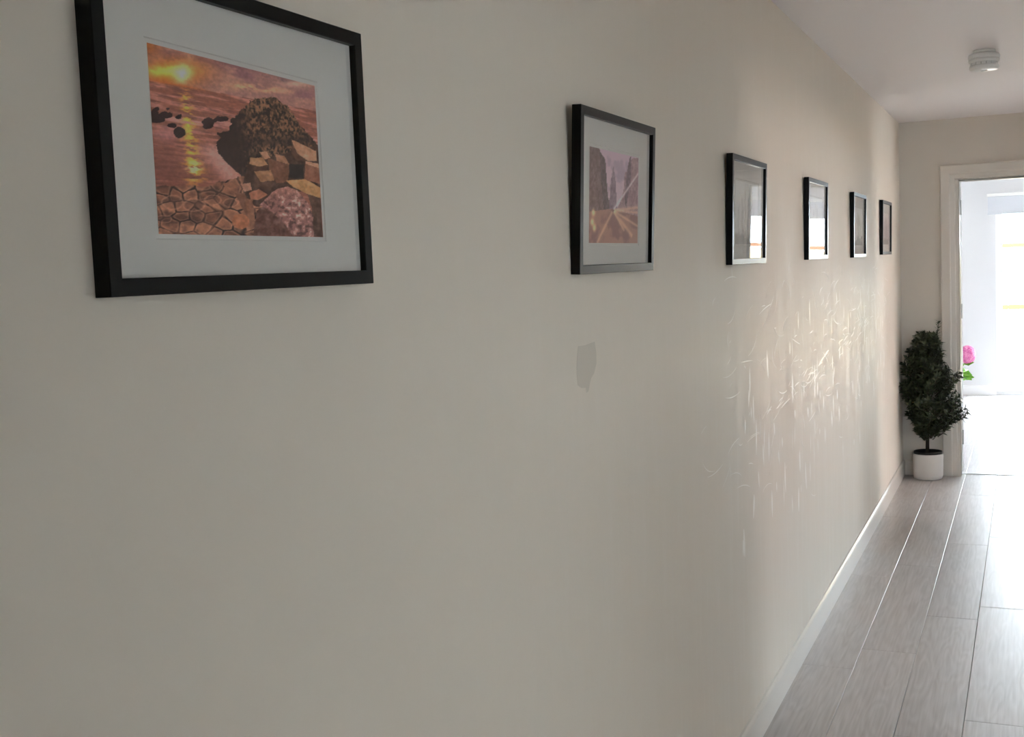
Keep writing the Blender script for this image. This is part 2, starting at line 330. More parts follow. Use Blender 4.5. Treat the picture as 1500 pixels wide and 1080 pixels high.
# two open side doorways in the right-hand wall (the second is what the picture glass mirrors)
def side_door(name, label, y0, y1, hinge_at_start):
    d = S(empty(name, (W, y0, 0)), label)
    for a, b in ((y0 - 0.028, y0), (y1, y1 + 0.028)): obj('jamb', rel(bx((W - 0.0005, a, 0), (W + T + 0.001, b, DH)), d), M_trim, d)
    obj('head_jamb', rel(bx((W - 0.0005, y0 - 0.028, DH), (W + T + 0.001, y1 + 0.028, DH + 0.027)), d), M_trim, d)
    for kind in range(3):
        bm = nb()
        if kind < 2:
            yo, sg = ((y0, -1), (y1, 1))[kind]
            A = [bm.verts.new((W - t, yo + sg * q, 0)) for q, t in AP]; B = [bm.verts.new((W - t, yo + sg * q, DH + q)) for q, t in AP]
        else:
            A = [bm.verts.new((W - t, y0 - q, DH + q)) for q, t in AP]; B = [bm.verts.new((W - t, y1 + q, DH + q)) for q, t in AP]
        for i in range(len(AP)): bm.faces.new((A[i], A[(i+1) % len(AP)], B[(i+1) % len(AP)], B[i]))
        bm.faces.new(A); bm.faces.new(B[::-1]); obj('architrave', rel(bm, d), M_trim, d)
    wd = y1 - y0 - 0.008
    if hinge_at_start: lf = empty('door_leaf', (T + 0.012, 0.0, 0.008), (0, 0, math.radians(-70)), d)
    else: lf = empty('door_leaf', (T + 0.012, y1 - y0, 0.008), (0, 0, math.radians(8)), d)
    obj('door_panel', bx((0.0, -0.045, 0), (wd, -0.005, DH - 0.016), 0.002), M_trim, lf)
    obj('door_handle', tube(nb(), [(wd - 0.06, -0.01, 1.0), (wd - 0.06, 0.04, 1.0), (wd - 0.07, 0.045, 1.0), (wd - 0.17, 0.045, 1.0)], 0.009, 10), M_steel, lf)
side_door('door_2', 'open side doorway halfway along the right-hand corridor wall', RD0, RD1, True)
side_door('door_3', 'open side doorway in the right-hand wall next to the end wall', OD0, OD1, False)
def pane(name, a, b, parent, face_dir):
    bm = bx(a, b); bm.normal_update()
    bmesh.ops.recalc_face_normals(bm, faces=bm.faces[:])
    for f in bm.faces: f.material_index = 0 if f.normal.dot(Vector(face_dir)) > 0.9 else 1
    return obj(name, rel(bm, parent), [M_pane, M_clear], parent)

lwin = S(empty('fill_window_3', (LW0, LY0, 0)), 'unseen white framed window added beside the viewer to light the near wall')  # unseen window, added and sized to feed light to the near wall
fb = nb()
for a, b in (((LW0, LY0 - 0.09, LZ0), (LW0 + 0.06, LY0 - 0.02, LZ1)), ((LW1 - 0.06, LY0 - 0.09, LZ0), (LW1, LY0 - 0.02, LZ1)), ((LW0 + 0.06, LY0 - 0.09, LZ1 - 0.06), (LW1 - 0.06, LY0 - 0.02, LZ1)), ((LW0 + 0.06, LY0 - 0.09, LZ0), (LW1 - 0.06, LY0 - 0.02, LZ0 + 0.06))):
    box(fb, a, b, 0.003)
obj('window_frame', rel(fb, lwin), M_white, lwin)
pane('pane', (LW0 + 0.06, LY0 - 0.06, LZ0 + 0.06), (LW1 - 0.06, LY0 - 0.05, LZ1 - 0.06), lwin, (0, 1, 0))
def side_window(name, label, y0, y1, z0, z1):
    wn = S(empty(name, (SX1, y0, 0)), label); fb = nb()
    for a, b in (((SX1 + 0.02, y0, z0), (SX1 + 0.09, y0 + 0.06, z1)), ((SX1 + 0.02, y1 - 0.06, z0), (SX1 + 0.09, y1, z1)), ((SX1 + 0.02, y0 + 0.06, z1 - 0.06), (SX1 + 0.09, y1 - 0.06, z1)), ((SX1 + 0.02, y0 + 0.06, z0), (SX1 + 0.09, y1 - 0.06, z0 + 0.06))):
        box(fb, a, b, 0.003)
    obj('window_frame', rel(fb, wn), M_white, wn)
    pane('pane', (SX1 + 0.05, y0 + 0.06, z0 + 0.06), (SX1 + 0.06, y1 - 0.06, z1 - 0.06), wn, (-1, 0, 0))
side_window('window_2', 'white framed window of the side room opposite its first doorway', SW0, SW1, SZ0, SZ1)
side_window('fill_window_4', 'unseen tall white framed window added to brighten the far end of the corridor', QW0, QW1, QZ0, QZ1)  # unseen, added to strengthen the light from the last side doorway

# ------------------------------------------------------------------ patio window and blind of the bright room
win = S(empty('window_1', (WX0, RY, 0)), 'bright patio window with a white frame in the far room')
fb = nb(); FW = 0.06; xm = (WX0 + WX1) / 2
for a, b in (((WX0, RY + 0.02, WZ0), (WX0 + FW, RY + 0.09, WZ1)), ((WX1 - FW, RY + 0.02, WZ0), (WX1, RY + 0.09, WZ1)), ((WX0 + FW, RY + 0.02, WZ1 - FW), (WX1 - FW, RY + 0.09, WZ1)), ((WX0 + FW, RY + 0.02, WZ0), (WX1 - FW, RY + 0.09, WZ0 + FW)), ((xm - 0.04, RY + 0.02, WZ0 + FW), (xm + 0.04, RY + 0.09, WZ1 - FW))):
    box(fb, a, b, 0.003)
obj('window_frame', rel(fb, win), M_white, win)
pane('pane', (WX0 + FW, RY + 0.05, WZ0 + FW), (xm - 0.04, RY + 0.06, WZ1 - FW), win, (0, -1, 0)); pane('pane', (xm + 0.04, RY + 0.05, WZ0 + FW), (WX1 - FW, RY + 0.06, WZ1 - FW), win, (0, -1, 0))
M_blind = mat('pale_blue_grey_blind_fabric', (0.62, 0.64, 0.68), 0.8, 0.2, bump=(500, 0.1, 0.0004))
bl = empty('roller_blind', (1.54, RY - 0.01, 1.88)); tag(bl, 'pale grey rolled-up roller blind above the patio window', 'blind')
bx0, bx1 = 0.405 - 1.54, 2.68 - 1.54
obj('cassette', bx((bx0, -0.075, 0.185), (bx1, 0.0, 0.215), 0.004), M_white, bl)
obj('fabric', bx((bx0 + 0.01, -0.055, 0.02), (bx1 - 0.01, -0.05, 0.19)), M_blind, bl)
obj('bottom_bar', bx((bx0 + 0.008, -0.062, 0.0), (bx1 - 0.008, -0.044, 0.022), 0.004), M_blind, bl)

# ------------------------------------------------------------------ garden outside (mostly burnt out by the exposure)
M_patio = mat('pale_patio_concrete', (0.42, 0.38, 0.35), 0.8, 0.2, bump=(12, 0.2, 0.004))
M_fence = mat('straw_coloured_timber', (0.36, 0.28, 0.15), 0.7, 0.2, bump=(30, 0.2, 0.002))
M_cap = mat('orange_brown_timber', (0.13, 0.05, 0.018), 0.7, 0.2, bump=(30, 0.2, 0.002))
M_bush = mat('pale_yellow_green_leaf', (0.42, 0.36, 0.12), 0.6, 0.3, bump=(60, 0.2, 0.002))
S(obj('ground', bx((-14, RY + T, -0.25), (18, 34, -0.06)), M_patio), 'pale sunlit ground outside the patio window')
S(obj('ground_side', bx((SX1 + T, -2.6, -0.25), (20, RY + T, -0.06)), M_patio), 'pale ground outside the side room window')
S(obj('ground_near', bx((-8, -14, -0.25), (20, -2.6, -0.06)), M_patio), 'pale ground outside the added unseen living room window')
M_added_render = mat('added_house_pinkish_render', (0.70, 0.50, 0.42), 0.8, 0.2, bump=(8, 0.3, 0.01)); M_added_roof = mat('added_house_terracotta_roof', (0.40, 0.16, 0.09), 0.8, 0.2, bump=(20, 0.4, 0.01))
hs = empty('added_tint_house', (13.0, 4.8, -0.06)); tag(hs, 'unseen pinkish rendered house added to warm the light through the side room window', 'house')  # unseen, added so its pinkish face hides low sky and tints the upper wall
obj('wall', bx((0, -7, 0), (5, 7, 3.0)), M_added_render, hs)  # wall, roof and windows of the added house
obj('roof', extrude_profile([(-0.3, 2.95), (2.5, 4.6), (5.3, 2.95), (5.3, 3.05), (2.5, 4.75), (-0.3, 3.05)], lambda p, t: (p[0], t, p[1]), -7.2, 7.2), M_added_roof, hs)
for wy in (-4.5, -1.2, 2.2, 5.0): obj('window', bx((-0.02, wy - 0.5, 1.0), (0.03, wy + 0.5, 2.1)), M_white, hs)
FY = 17.0
fen = empty('garden_fence', (1.0, FY, -0.06)); tag(fen, 'straw-coloured board fence with orange-brown rails outside the patio window', 'fence')
bme = bx((0, -0.012, 0), (0.145, 0.012, 1.50), 0.002); bmesh.ops.recalc_face_normals(bme, faces=bme.faces[:])
me_b = bpy.data.meshes.new('board'); bme.to_mesh(me_b); bme.free(); me_b.materials.append(M_fence)
for i in range(46): link('board', me_b, fen, (-3.0 + i * 0.15, 0, 0.08))
for z in (1.60, 0.78): obj('rail', bx((-3.05, -0.055, z), (3.95, -0.013, z + 0.055), 0.003), M_cap, fen)
for x in (-3.02, -1.25, 0.5, 2.2, 3.9): obj('post', bx((x, 0.014, 0), (x + 0.09, 0.10, 1.68), 0.004), M_cap, fen)

# ------------------------------------------------------------------ marks on the picture wall
M_patch = mat('darker_touch_up_paint', (0.63, 0.58, 0.50), 0.5, 0.35, bump=(200, 0.1, 0.0004))
pp = [(2.112, 1.372), (2.150, 1.371), (2.206, 1.374), (2.213, 1.352), (2.212, 1.330), (2.196, 1.311), (2.178, 1.303), (2.168, 1.291), (2.160, 1.279), (2.148, 1.277), (2.146, 1.287), (2.122, 1.289), (2.103, 1.296), (2.098, 1.320), (2.103, 1.350)]
obj('touch_up_patch', extrude_profile(pp, lambda p, t: (t, p[0], p[1]), -0.001, 0.0004), M_patch, wall_left)['label'] = 'darker brush patch of touch-up paint'
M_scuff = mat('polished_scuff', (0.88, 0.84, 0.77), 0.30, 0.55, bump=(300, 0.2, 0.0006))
bm = nb(); rnd = random.Random(11)
def ribbon(pts, wd):
    prev = None
    n = len(pts)
    for i, (y, z) in enumerate(pts):
        a = pts[max(i-1, 0)]; b = pts[min(i+1, n-1)]
        d = Vector((b[0]-a[0], b[1]-a[1])).normalized(); nx, nz = -d.y, d.x
        k = wd * 0.5 * (0.15 + 0.85 * math.sin(PI * (i + 0.5) / n))
        c = (bm.verts.new((0.0002, y + nx*k*2.2, z + nz*k)), bm.verts.new((0.0007, y, z)), bm.verts.new((0.0002, y - nx*k*2.2, z - nz*k)))
        if prev:
            bm.faces.new((prev[0], c[0], c[1], prev[1])); bm.faces.new((prev[1], c[1], c[2], prev[2]))
        prev = c
def arc(y, z, ln, ang, curv, wd):
    pts = []; n = 9
    for i in range(n):
        pts.append((y, z)); y += math.cos(ang) * ln / n * 2.2; z += math.sin(ang) * ln / n; ang += curv / n
    ribbon(pts, wd)
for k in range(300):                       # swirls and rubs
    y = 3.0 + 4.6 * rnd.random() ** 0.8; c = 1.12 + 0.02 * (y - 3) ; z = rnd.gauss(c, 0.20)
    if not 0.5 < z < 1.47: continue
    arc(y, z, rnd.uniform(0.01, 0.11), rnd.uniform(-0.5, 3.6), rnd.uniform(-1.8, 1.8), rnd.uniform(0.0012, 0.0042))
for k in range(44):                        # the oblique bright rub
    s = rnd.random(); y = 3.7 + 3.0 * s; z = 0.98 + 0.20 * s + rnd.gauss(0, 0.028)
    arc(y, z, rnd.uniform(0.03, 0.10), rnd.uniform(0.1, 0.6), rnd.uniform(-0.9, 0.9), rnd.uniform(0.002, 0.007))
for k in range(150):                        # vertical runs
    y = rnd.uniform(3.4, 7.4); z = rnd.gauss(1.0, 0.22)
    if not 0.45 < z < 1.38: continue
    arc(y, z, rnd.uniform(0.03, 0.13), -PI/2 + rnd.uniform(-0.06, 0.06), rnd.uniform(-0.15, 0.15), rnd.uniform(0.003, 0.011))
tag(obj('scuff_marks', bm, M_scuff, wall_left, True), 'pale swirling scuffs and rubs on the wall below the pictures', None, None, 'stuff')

# ------------------------------------------------------------------ printed photographs, painted point by point
def vnoise(x, y, seed=0):
    rs = np.random.RandomState(seed); g = rs.rand(257, 257)
    xi = np.floor(x).astype(int); yi = np.floor(y).astype(int); fx = x - xi; fy = y - yi
    fx = fx*fx*(3-2*fx); fy = fy*fy*(3-2*fy); xi %= 256; yi %= 256
    return (g[yi, xi]*(1-fx) + g[yi, xi+1]*fx)*(1-fy) + (g[yi+1, xi]*(1-fx) + g[yi+1, xi+1]*fx)*fy
def fbm(x, y, seed=0, o=4):
    v = 0; a = 0.5; t = 0
    for k in range(o): v = v + a*vnoise(x*2**k + 17*k, y*2**k + 31*k, seed+k); t += a; a *= 0.55
    return v / t
def lin(c):
    c = np.asarray(c, float) / 255.0
    return np.where(c <= 0.04045, c/12.92, ((c+0.055)/1.055)**2.4)
def inpoly(x, y, poly):
    r = np.zeros(x.shape, bool); n = len(poly); j = n-1
    for i in range(n):
        xi, yi = poly[i]; xj, yj = poly[j]
        r ^= ((yi > y) != (yj > y)) & (x < (xj-xi)*(y-yi)/((yj-yi) + 1e-12) + xi); j = i
    return r
def sstep(a, b, x):
    t = np.clip((x-a)/(b-a), 0, 1); return t*t*(3-2*t)
def mixc(img, c, m): 
    m = m[..., None]; return img*(1-m) + np.asarray(c, float)*m
def print_mesh(img, gain, corners, name):
    """img HxWx3 in seen sRGB; corners TL,TR,BR,BL as (x,z) in the frame's own plane"""
    h, w_, _ = img.shape
    alb = np.clip(lin(np.clip(img, 0, 255)) / gain, 0.002, 0.93)
    us = np.linspace(0, 1, w_); vs_ = np.linspace(0, 1, h); U, V = np.meshgrid(us, vs_)
    TL, TR, BR, BL = [np.array(c) for c in corners]
    P = (1-U)[..., None]*(1-V)[..., None]*TL + U[..., None]*(1-V)[..., None]*TR + U[..., None]*V[..., None]*BR + (1-U)[..., None]*V[..., None]*BL
    co = np.zeros((h*w_, 3)); co[:, 0] = P[..., 0].ravel(); co[:, 2] = P[..., 1].ravel()
    idx = np.arange(h*w_).reshape(h, w_)
    faces = np.stack([idx[1:, :-1], idx[1:, 1:], idx[:-1, 1:], idx[:-1, :-1]], -1).reshape(-1, 4)
    me = bpy.data.meshes.new(name); me.from_pydata(co.tolist(), [], faces.tolist())
    at = me.color_attributes.new('ink', 'FLOAT_COLOR', 'POINT')
    col = np.ones((h*w_, 4), np.float32); col[:, :3] = alb.reshape(-1, 3); at.data.foreach_set('color', col.ravel())
    me.materials.append(M_ink); me.update(); return me
M_ink = mat('photo_ink', (1, 1, 1), 0.55, 0.25, bump=(600, 0.03, 0.0001))
_a = M_ink.node_tree.nodes.new('ShaderNodeAttribute'); _a.attribute_name = 'ink'; M_ink.node_tree.links.new(_a.outputs['Color'], M_ink.node_tree.nodes['Principled BSDF'].inputs['Base Color'])

def paint_coast(W_=230, H_=270):
    U, V = np.meshgrid(np.linspace(0, 1, W_), np.linspace(0, 1, H_))
    h = np.array([[0.0009308078365196954, -6.04545295883926e-05, -0.03511640492519408], [-0.0002787500533125915, 0.0010241034567353906, -0.024693618853235007], [-0.00025761873610673214, 2.34211889913331e-06, 1.0]])
    hi = np.linalg.inv(h); q = np.stack([U, V, np.ones_like(U)], -1) @ hi.T
    X = q[..., 0]/q[..., 2]; Y = q[..., 1]/q[..., 2]          # sketch units of the rectified trace
    hor = 225 + (X-55)*0.1976
    # sky
    n = fbm(U*4+3, V*14, 3); n2 = fbm(U*9, V*26, 8)
    img = np.zeros(U.shape + (3,)) + np.array([150, 104, 92.])
    img = mixc(img, [128, 84, 84], sstep(0.45, 0.7, n)); img = mixc(img, [176, 128, 108], sstep(0.5, 0.75, n2)*0.6)
    img = mixc(img, [190, 104, 22], np.exp(-(((X-170)/170)**2 + ((Y-190)/75)**2)))
    img = mixc(img, [150, 76, 20], sstep(170, 40, X)*sstep(140, 60, Y)*0.8)
    cl = np.exp(-(((X-590)/130)**2 + ((Y-275-(X-590)*0.1)/18)**2))*sstep(0.35, 0.6, n2); img = mixc(img, [226, 176, 120], cl)
    cd = np.exp(-(((X-710)/75)**2 + ((Y-228-(X-700)*.15)/22)**2))*sstep(0.3, 0.55, n2); img = mixc(img, [104, 74, 74], cd)
    img = mixc(img, [206, 164, 140], np.exp(-(((X-800)/70)**2 + ((Y-255)/14)**2))*0.8)
    img = mixc(img, [250, 204, 80], np.exp(-(((X-150)/120)**2 + ((Y-182)/26)**2))*0.95)
    d = np.hypot((X-222), (Y-195)*1.0); img = mixc(img, [255, 240, 170], np.exp(-(d/42)**2)); 
    # sea
    sea = Y > hor
    rip = fbm(U*6, V*70, 21); rip2 = fbm(U*14, V*90, 22); dep = np.clip((Y-hor)/500, 0, 1)
    s = np.zeros_like(img) + np.array([134, 78, 60.])
    s = mixc(s, [182, 122, 104], sstep(0.45, 0.7, rip)*(0.75-dep*0.3)); s = mixc(s, [98, 56, 48], sstep(0.52, 0.75, rip2)*0.6)
    s = mixc(s, [192, 134, 122], np.exp(-((Y-hor-150-30*np.sin(X/130))/32)**2)*0.7*sstep(0.3, 0.6, rip))
    s = mixc(s, [176, 118, 112], np.exp(-(((X-150)/90)**2 + ((Y-500)/40)**2))*0.8)
    s = mixc(s, [110, 62, 52], np.exp(-(((X-150)/110)**2 + ((Y-660)/90)**2))*0.7)
    g = np.exp(-((X-(240+(Y-300)*0.11))/(24+np.clip(Y-300, 0, 500)*0.06))**2)*sstep(250, 300, Y)*sstep(800, 690, Y)
    s = mixc(s, [236, 170, 64], g*sstep(0.40, 0.62, fbm(U*22, V*60, 5))*0.95); s = mixc(s, [255, 226, 130], np.exp(-(((X-285)/34)**2 + ((Y-680)/46)**2))*sstep(0.42, 0.6, fbm(U*26, V*60, 6)))
    fm = np.exp(-(((X-420-(Y-640)*0.75)/62)**2))*sstep(520, 600, Y)*sstep(790, 720, Y); s = mixc(s, [190, 138, 124], fm*0.85)
    img = np.where(sea[..., None], s, img)
    img = mixc(img, [180, 96, 40], np.exp(-((Y-hor)/7)**2)*sstep(420, 200, X)*0.7)
    # sea rocks
    wob = (fbm(U*30, V*30, 40)-0.5)*26; wy = (fbm(U*30+9, V*30+4, 41)-0.5)*20
    for cx, cy, rx, ry in ((100, 420, 44, 26), (140, 405, 38, 18), (80, 395, 22, 20), (175, 456, 26, 14), (207, 492, 34, 26), (360, 446, 36, 28), (420, 429, 38, 16), (207, 413, 16, 11), (149, 370, 9, 7), (84, 374, 18, 9)):
        m = (((X+wob-cx)/rx)**2 + ((Y+wy-cy)/ry)**2) < 1; img[m] = np.array([44, 24, 24]) + 14*(fbm(U*40, V*40, 9)[m][:, None]-0.3)
    # headland
    hp = [(395, 548), (420, 520), (398, 500), (455, 478), (480, 430), (520, 385), (560, 345), (600, 328), (690, 316), (725, 342), (765, 372), (790, 430), (830, 480), (880, 535), (905, 560), (905, 600), (780, 640), (700, 660), (620, 640), (565, 660), (558, 715), (535, 730), (500, 690), (455, 655), (425, 620), (398, 590)]
    rg = (fbm(U*60, V*60, 44)-0.5)*34
    m = inpoly(X+wob*0.9+rg, Y+wy*0.9+rg*0.6, hp)
    t = fbm(U*30, V*26, 50); t2 = fbm(U*85, V*60, 51, 3)
    c = np.zeros_like(img) + np.array([74, 50, 36.]); c = mixc(c, [126, 90, 64], sstep(0.46, 0.62, t)*sstep(440, 560, X)); c = mixc(c, [30, 20, 18], sstep(0.52, 0.36, t2)*0.95); c = mixc(c, [140, 96, 70], sstep(0.56, 0.68, t2)*0.45)
    c = mixc(c, [44, 30, 28], np.clip(sstep(600, 480, X)+sstep(520, 640, Y)*sstep(640, 560, X), 0, 1)*0.9); c = mixc(c, [150, 100, 70], sstep(0.62, 0.75, t2)*sstep(480, 600, X)*0.6)
    c = mixc(c, [40, 26, 24], np.exp(-(((Y-545-(X-600)*-.05))/26)**2)*0.6)
    img[m] = c[m]
    # pavement of stone cells, lower left
    rs = np.random.RandomState(5); pts = []
    for gy in range(7):
        for gx in range(9): pts.append((60+gx*88+(gy % 2)*40+rs.uniform(-38, 38), 775+gy*46*(0.8+gy*0.06)+rs.uniform(-20, 20)))
    d1 = np.full(U.shape, 1e9); d2 = np.full(U.shape, 1e9); idn = np.zeros(U.shape, int)
    for k, (px, py) in enumerate(pts):
        d = np.hypot(X+wob*0.35-px, (Y+wy*0.35-py)*1.45); nw = d < d1
        d2 = np.where(nw, d1, np.minimum(d2, d)); idn = np.where(nw, k, idn); d1 = np.where(nw, d, d1)
    tone = rs.rand(len(pts))[idn]
    st = np.zeros_like(img) + np.array([128, 80, 58.]); st = mixc(st, [172, 118, 86], tone*0.8); st = mixc(st, [90, 54, 42], sstep(0.45, 0.7, fbm(U*22, V*26, 60))*0.6)
    st = mixc(st, [52, 32, 28], sstep(20, 46, d1)*sstep(0.45, 0.25, tone)*0.6); st = mixc(st, [60, 36, 30], sstep(0.5, 0.7, fbm(U*10, V*12, 61))*0.7); st = mixc(st, [36, 20, 18], sstep(12, 3, d2-d1)*(0.35+0.65*sstep(0.4, 0.6, fbm(U*12+4, V*12, 62)))); st = mixc(st, [190, 140, 108], np.exp(-((d2-d1-16)/7)**2)*0.35)
    for px, py, a, b in ((175, 845, 52, 34), (285, 860, 50, 30), (380, 835, 40, 24), (470, 850, 34, 20), (130, 930, 36, 18)):
        e = ((X+wob*0.5-px)/a)**2 + ((Y+wy*0.5-py)/b)**2; st = mixc(st, [92, 58, 48], sstep(1.1, 0.5, e)*0.55*(0.5+0.5*sstep(0.0, 20.0, py-Y+10))); st = mixc(st, [184, 132, 104], np.exp(-((e-1.1)/0.22)**2)*0.55)
    m = (Y > 762 + (wob+wy)*0.8 + sstep(330, 560, X)*-50) & (X < 660)
    img[m] = st[m]
    nn = fbm(U*34, V*34, 77)[..., None]-0.5
    def poly(p, col, amt=50, jit=0.25):
        mm = inpoly(X+wob*jit, Y+wy*jit, p); img[mm] = (np.array(col, float) + amt*nn)[mm]
    # basalt columns on the right
    poly([(560, 640), (700, 610), (905, 560), (920, 780), (760, 800), (690, 860), (600, 870), (540, 830), (530, 760)], (72, 46, 36), 70)
    poly([(770, 535), (800, 545), (893, 592), (895, 640), (850, 640), (800, 600)], (172, 124, 92)); poly([(775, 560), (800, 600), (850, 642), (800, 640), (770, 600)], (96, 62, 48))
    poly([(612, 595), (650, 592), (668, 625), (640, 632)], (176, 128, 96)); poly([(690, 605), (735, 615), (765, 660), (700, 640)], (150, 104, 74)); poly([(655, 625), (700, 640), (765, 662), (752, 745), (700, 752), (662, 690)], (112, 70, 50))
    poly([(566, 622), (632, 624), (655, 660), (605, 668), (565, 655)], (168, 122, 84)); poly([(566, 655), (605, 668), (655, 660), (650, 690), (590, 690)], (84, 52, 40))
    poly([(588, 692), (670, 688), (690, 738), (620, 745)], (150, 106, 72)); poly([(588, 700), (620, 745), (690, 740), (668, 790), (590, 770)], (84, 54, 42))
    poly([(762, 655), (832, 660), (830, 728), (760, 725)], (38, 30, 28), 20); poly([(840, 645), (905, 668), (912, 756), (834, 735)], (134, 84, 62)); poly([(840, 640), (905, 655), (907, 678), (842, 655)], (176, 126, 96))
    poly([(742, 738), (840, 732), (913, 775), (914, 828), (850, 806), (780, 770)], (172, 126, 78)); poly([(850, 806), (914, 828), (925, 1022), (880, 1020), (870, 880)], (84, 56, 44))
    poly([(430, 750), (490, 745), (500, 775), (450, 785)], (142, 92, 66)); poly([(520, 755), (570, 750), (575, 785), (540, 795)], (164, 116, 92)); poly([(560, 800), (610, 780), (655, 810), (610, 835), (570, 830)], (150, 92, 66))
    poly([(490, 800), (540, 800), (575, 880), (560, 940), (530, 880)], (112, 70, 52)); poly([(540, 830), (580, 830), (590, 930), (575, 1000), (560, 930)], (132, 86, 62))
    mm = ((X-520)/44)**2 + ((Y-943)/38)**2 < 1; img[mm] = (np.array([158, 98, 66.]) + 40*nn)[mm]
    poly([(598, 890), (640, 862), (730, 930), (790, 1024), (585, 1020)], (98, 62, 52), 90, 0.4)
    br = [(612, 862), (660, 815), (700, 780), (750, 768), (800, 788), (850, 845), (876, 920), (882, 1024), (785, 1024), (730, 945), (660, 885)]
    mm = inpoly(X+wob*0.4, Y+wy*0.4, br); t3 = fbm(U*44, V*44, 90); bc = np.zeros_like(img) + np.array([138, 92, 82.]); bc = mixc(bc, [198, 154, 140], sstep(0.55, 0.75, t3)); bc = mixc(bc, [84, 52, 48], sstep(0.48, 0.3, t3)); bc = mixc(bc, [168, 112, 92], sstep(850, 780, Y)*0.5)
    img[mm] = bc[mm]
    img = img * (0.86 + 0.28*fbm(U*70, V*70, 99))[..., None]
    lum = img.mean(-1, keepdims=True); img = lum + (img-lum)*0.92
    return img*np.array([0.92, 0.90, 0.93])
def paint_street(W_=70, H_=130, seed=1, hue=(1, 1, 1), tower=0.46):
    U, V = np.meshgrid(np.linspace(0, 1, W_), np.linspace(0, 1, H_))
    n = fbm(U*8, V*8, seed); n2 = fbm(U*40, V*30, seed+3)
    img = np.zeros(U.shape+(3,)) + np.array([150, 130, 142.]); img = mixc(img, [170, 148, 150], V); img = mixc(img, [132, 114, 128], sstep(0.45, 0.7, n))
    vp = (tower, 0.62)
    def build(p, c):
        m = inpoly(U, V, p); img[m] = (np.array(c, float) + 60*(n2[..., None]-0.5))[m]
    build([(0, 0), (0.18, 0), (0.26, 0.12), (0.30, 0.30), (0.36, 0.5), (0.42, 0.62), (0, 0.95)], (92, 72, 72)); build([(0.18, 0.02), (0.30, 0.1), (0.34, 0.4), (0.38, 0.62), (0.28, 0.7)], (72, 58, 62))
    build([(1, 0), (0.86, 0.02), (0.80, 0.1), (0.76, 0.18), (0.70, 0.2), (0.68, 0.4), (0.60, 0.56), (0.54, 0.62), (1, 0.72)], (118, 92, 98)); build([(0.80, 0.02), (0.84, 0.0), (0.84, 0.2), (0.74, 0.6), (0.70, 0.55), (0.74, 0.2)], (84, 66, 74))
    t = tower; build([(t-0.02, 0.22), (t, 0.14), (t+0.02, 0.22), (t+0.05, 0.32), (t+0.07, 0.52), (t+0.08, 0.64), (t-0.08, 0.64), (t-0.07, 0.52), (t-0.05, 0.32)], (104, 84, 96))
    m = V > 0.62 + np.abs(U-t)*0.12; rd = np.zeros_like(img) + np.array([128, 92, 82.]); rd = mixc(rd, [104, 72, 68], sstep(0.4, 0.65, n)); img[m] = rd[m]
    for k, (x1, y1, wd) in enumerate(((1.0, 0.58, 0.02), (1.0, 0.64, 0.018), (0.88, 0.92, 0.024), (0.7, 0.86, 0.012), (0.15, 1.0, 0.02), (1.0, 0.80, 0.016), (1.0, 0.18, 0.014))):
        dx, dy = x1-t, y1-0.64; ln = math.hypot(dx, dy); s_ = ((U-t)*dx + (V-0.64)*dy)/ln; d = np.abs((U-t)*dy - (V-0.64)*dx)/ln
        img = mixc(img, [200, 168, 138] if k < 6 else [190, 176, 176], np.exp(-(d/wd)**2)*(s_ > 0.02)*(s_ < ln)*(0.45 if k < 6 else 0.7))
    for x, y in ((0.08, 0.68), (0.10, 0.84), (0.06, 0.78)): img = mixc(img, [236, 206, 150], np.exp(-(((U-x)/0.03)**2 + ((V-y)/0.035)**2))*0.8)
    return img*np.array(hue)
def paint_mist(W_=60, H_=90, seed=7, base=(150, 150, 146), dark=(96, 92, 88)):
    U, V = np.meshgrid(np.linspace(0, 1, W_), np.linspace(0, 1, H_)); n = fbm(U*7, V*9, seed)
    img = np.zeros(U.shape+(3,)) + np.array(base, float); img = mixc(img, [176, 174, 168], sstep(0.5, 0.0, V)*0.6)
    for x0, w0, top, a in ((0.30, 0.05, 0.25, .8), (0.42, 0.03, 0.1, .7), (0.55, 0.06, 0.18, .9), (0.66, 0.03, 0.3, .6), (0.8, 0.05, 0.35, .5), (0.15, 0.04, 0.4, .5)):
        img = mixc(img, dark, sstep(w0, w0*0.4, np.abs(U-x0+(n-.5)*0.08))*sstep(top-0.05, top+0.1, V)*a)
    img = mixc(img, np.array(dark)*0.8, sstep(0.72, 0.9, V+(n-0.5)*0.3)); return img

# ------------------------------------------------------------------ six framed pictures
FWD, FHT, DEP, RW = 0.478, 0.3185, 0.0186, 0.0172
def rail_mesh(horizontal):
    # moulding section: s across from outer edge, d out from wall
    sec = [(0, 0), (0, DEP - 0.0008), (0.0008, DEP), (RW - 0.0008, DEP), (RW, DEP - 0.0008), (RW, 0.0082), (RW - 0.004, 0.0082), (RW - 0.004, 0)]
    ln = FWD if horizontal else FHT
    bm = nb(); A = []; B = []
    for s, d in sec:
        if horizontal: A.append(bm.verts.new((s, -d, s))); B.append(bm.verts.new((ln - s, -d, s)))
        else: A.append(bm.verts.new((s, -d, s))); B.append(bm.verts.new((s, -d, ln - s)))
    n = len(sec)
    for i in range(n): bm.faces.new((A[i], A[(i+1) % n], B[(i+1) % n], B[i]))
    bm.faces.new(A); bm.faces.new(B[::-1]); bmesh.ops.recalc_face_normals(bm, faces=bm.faces[:])
    me = bpy.data.meshes.new('frame_rail'); bm.to_mesh(me); bm.free(); me.materials.append(M_black); return me
ME_h, ME_v = rail_mesh(True), rail_mesh(False)
iw0, iw1, ih0, ih1 = RW - 0.003, FWD - RW + 0.003, RW - 0.003, FHT - RW + 0.003
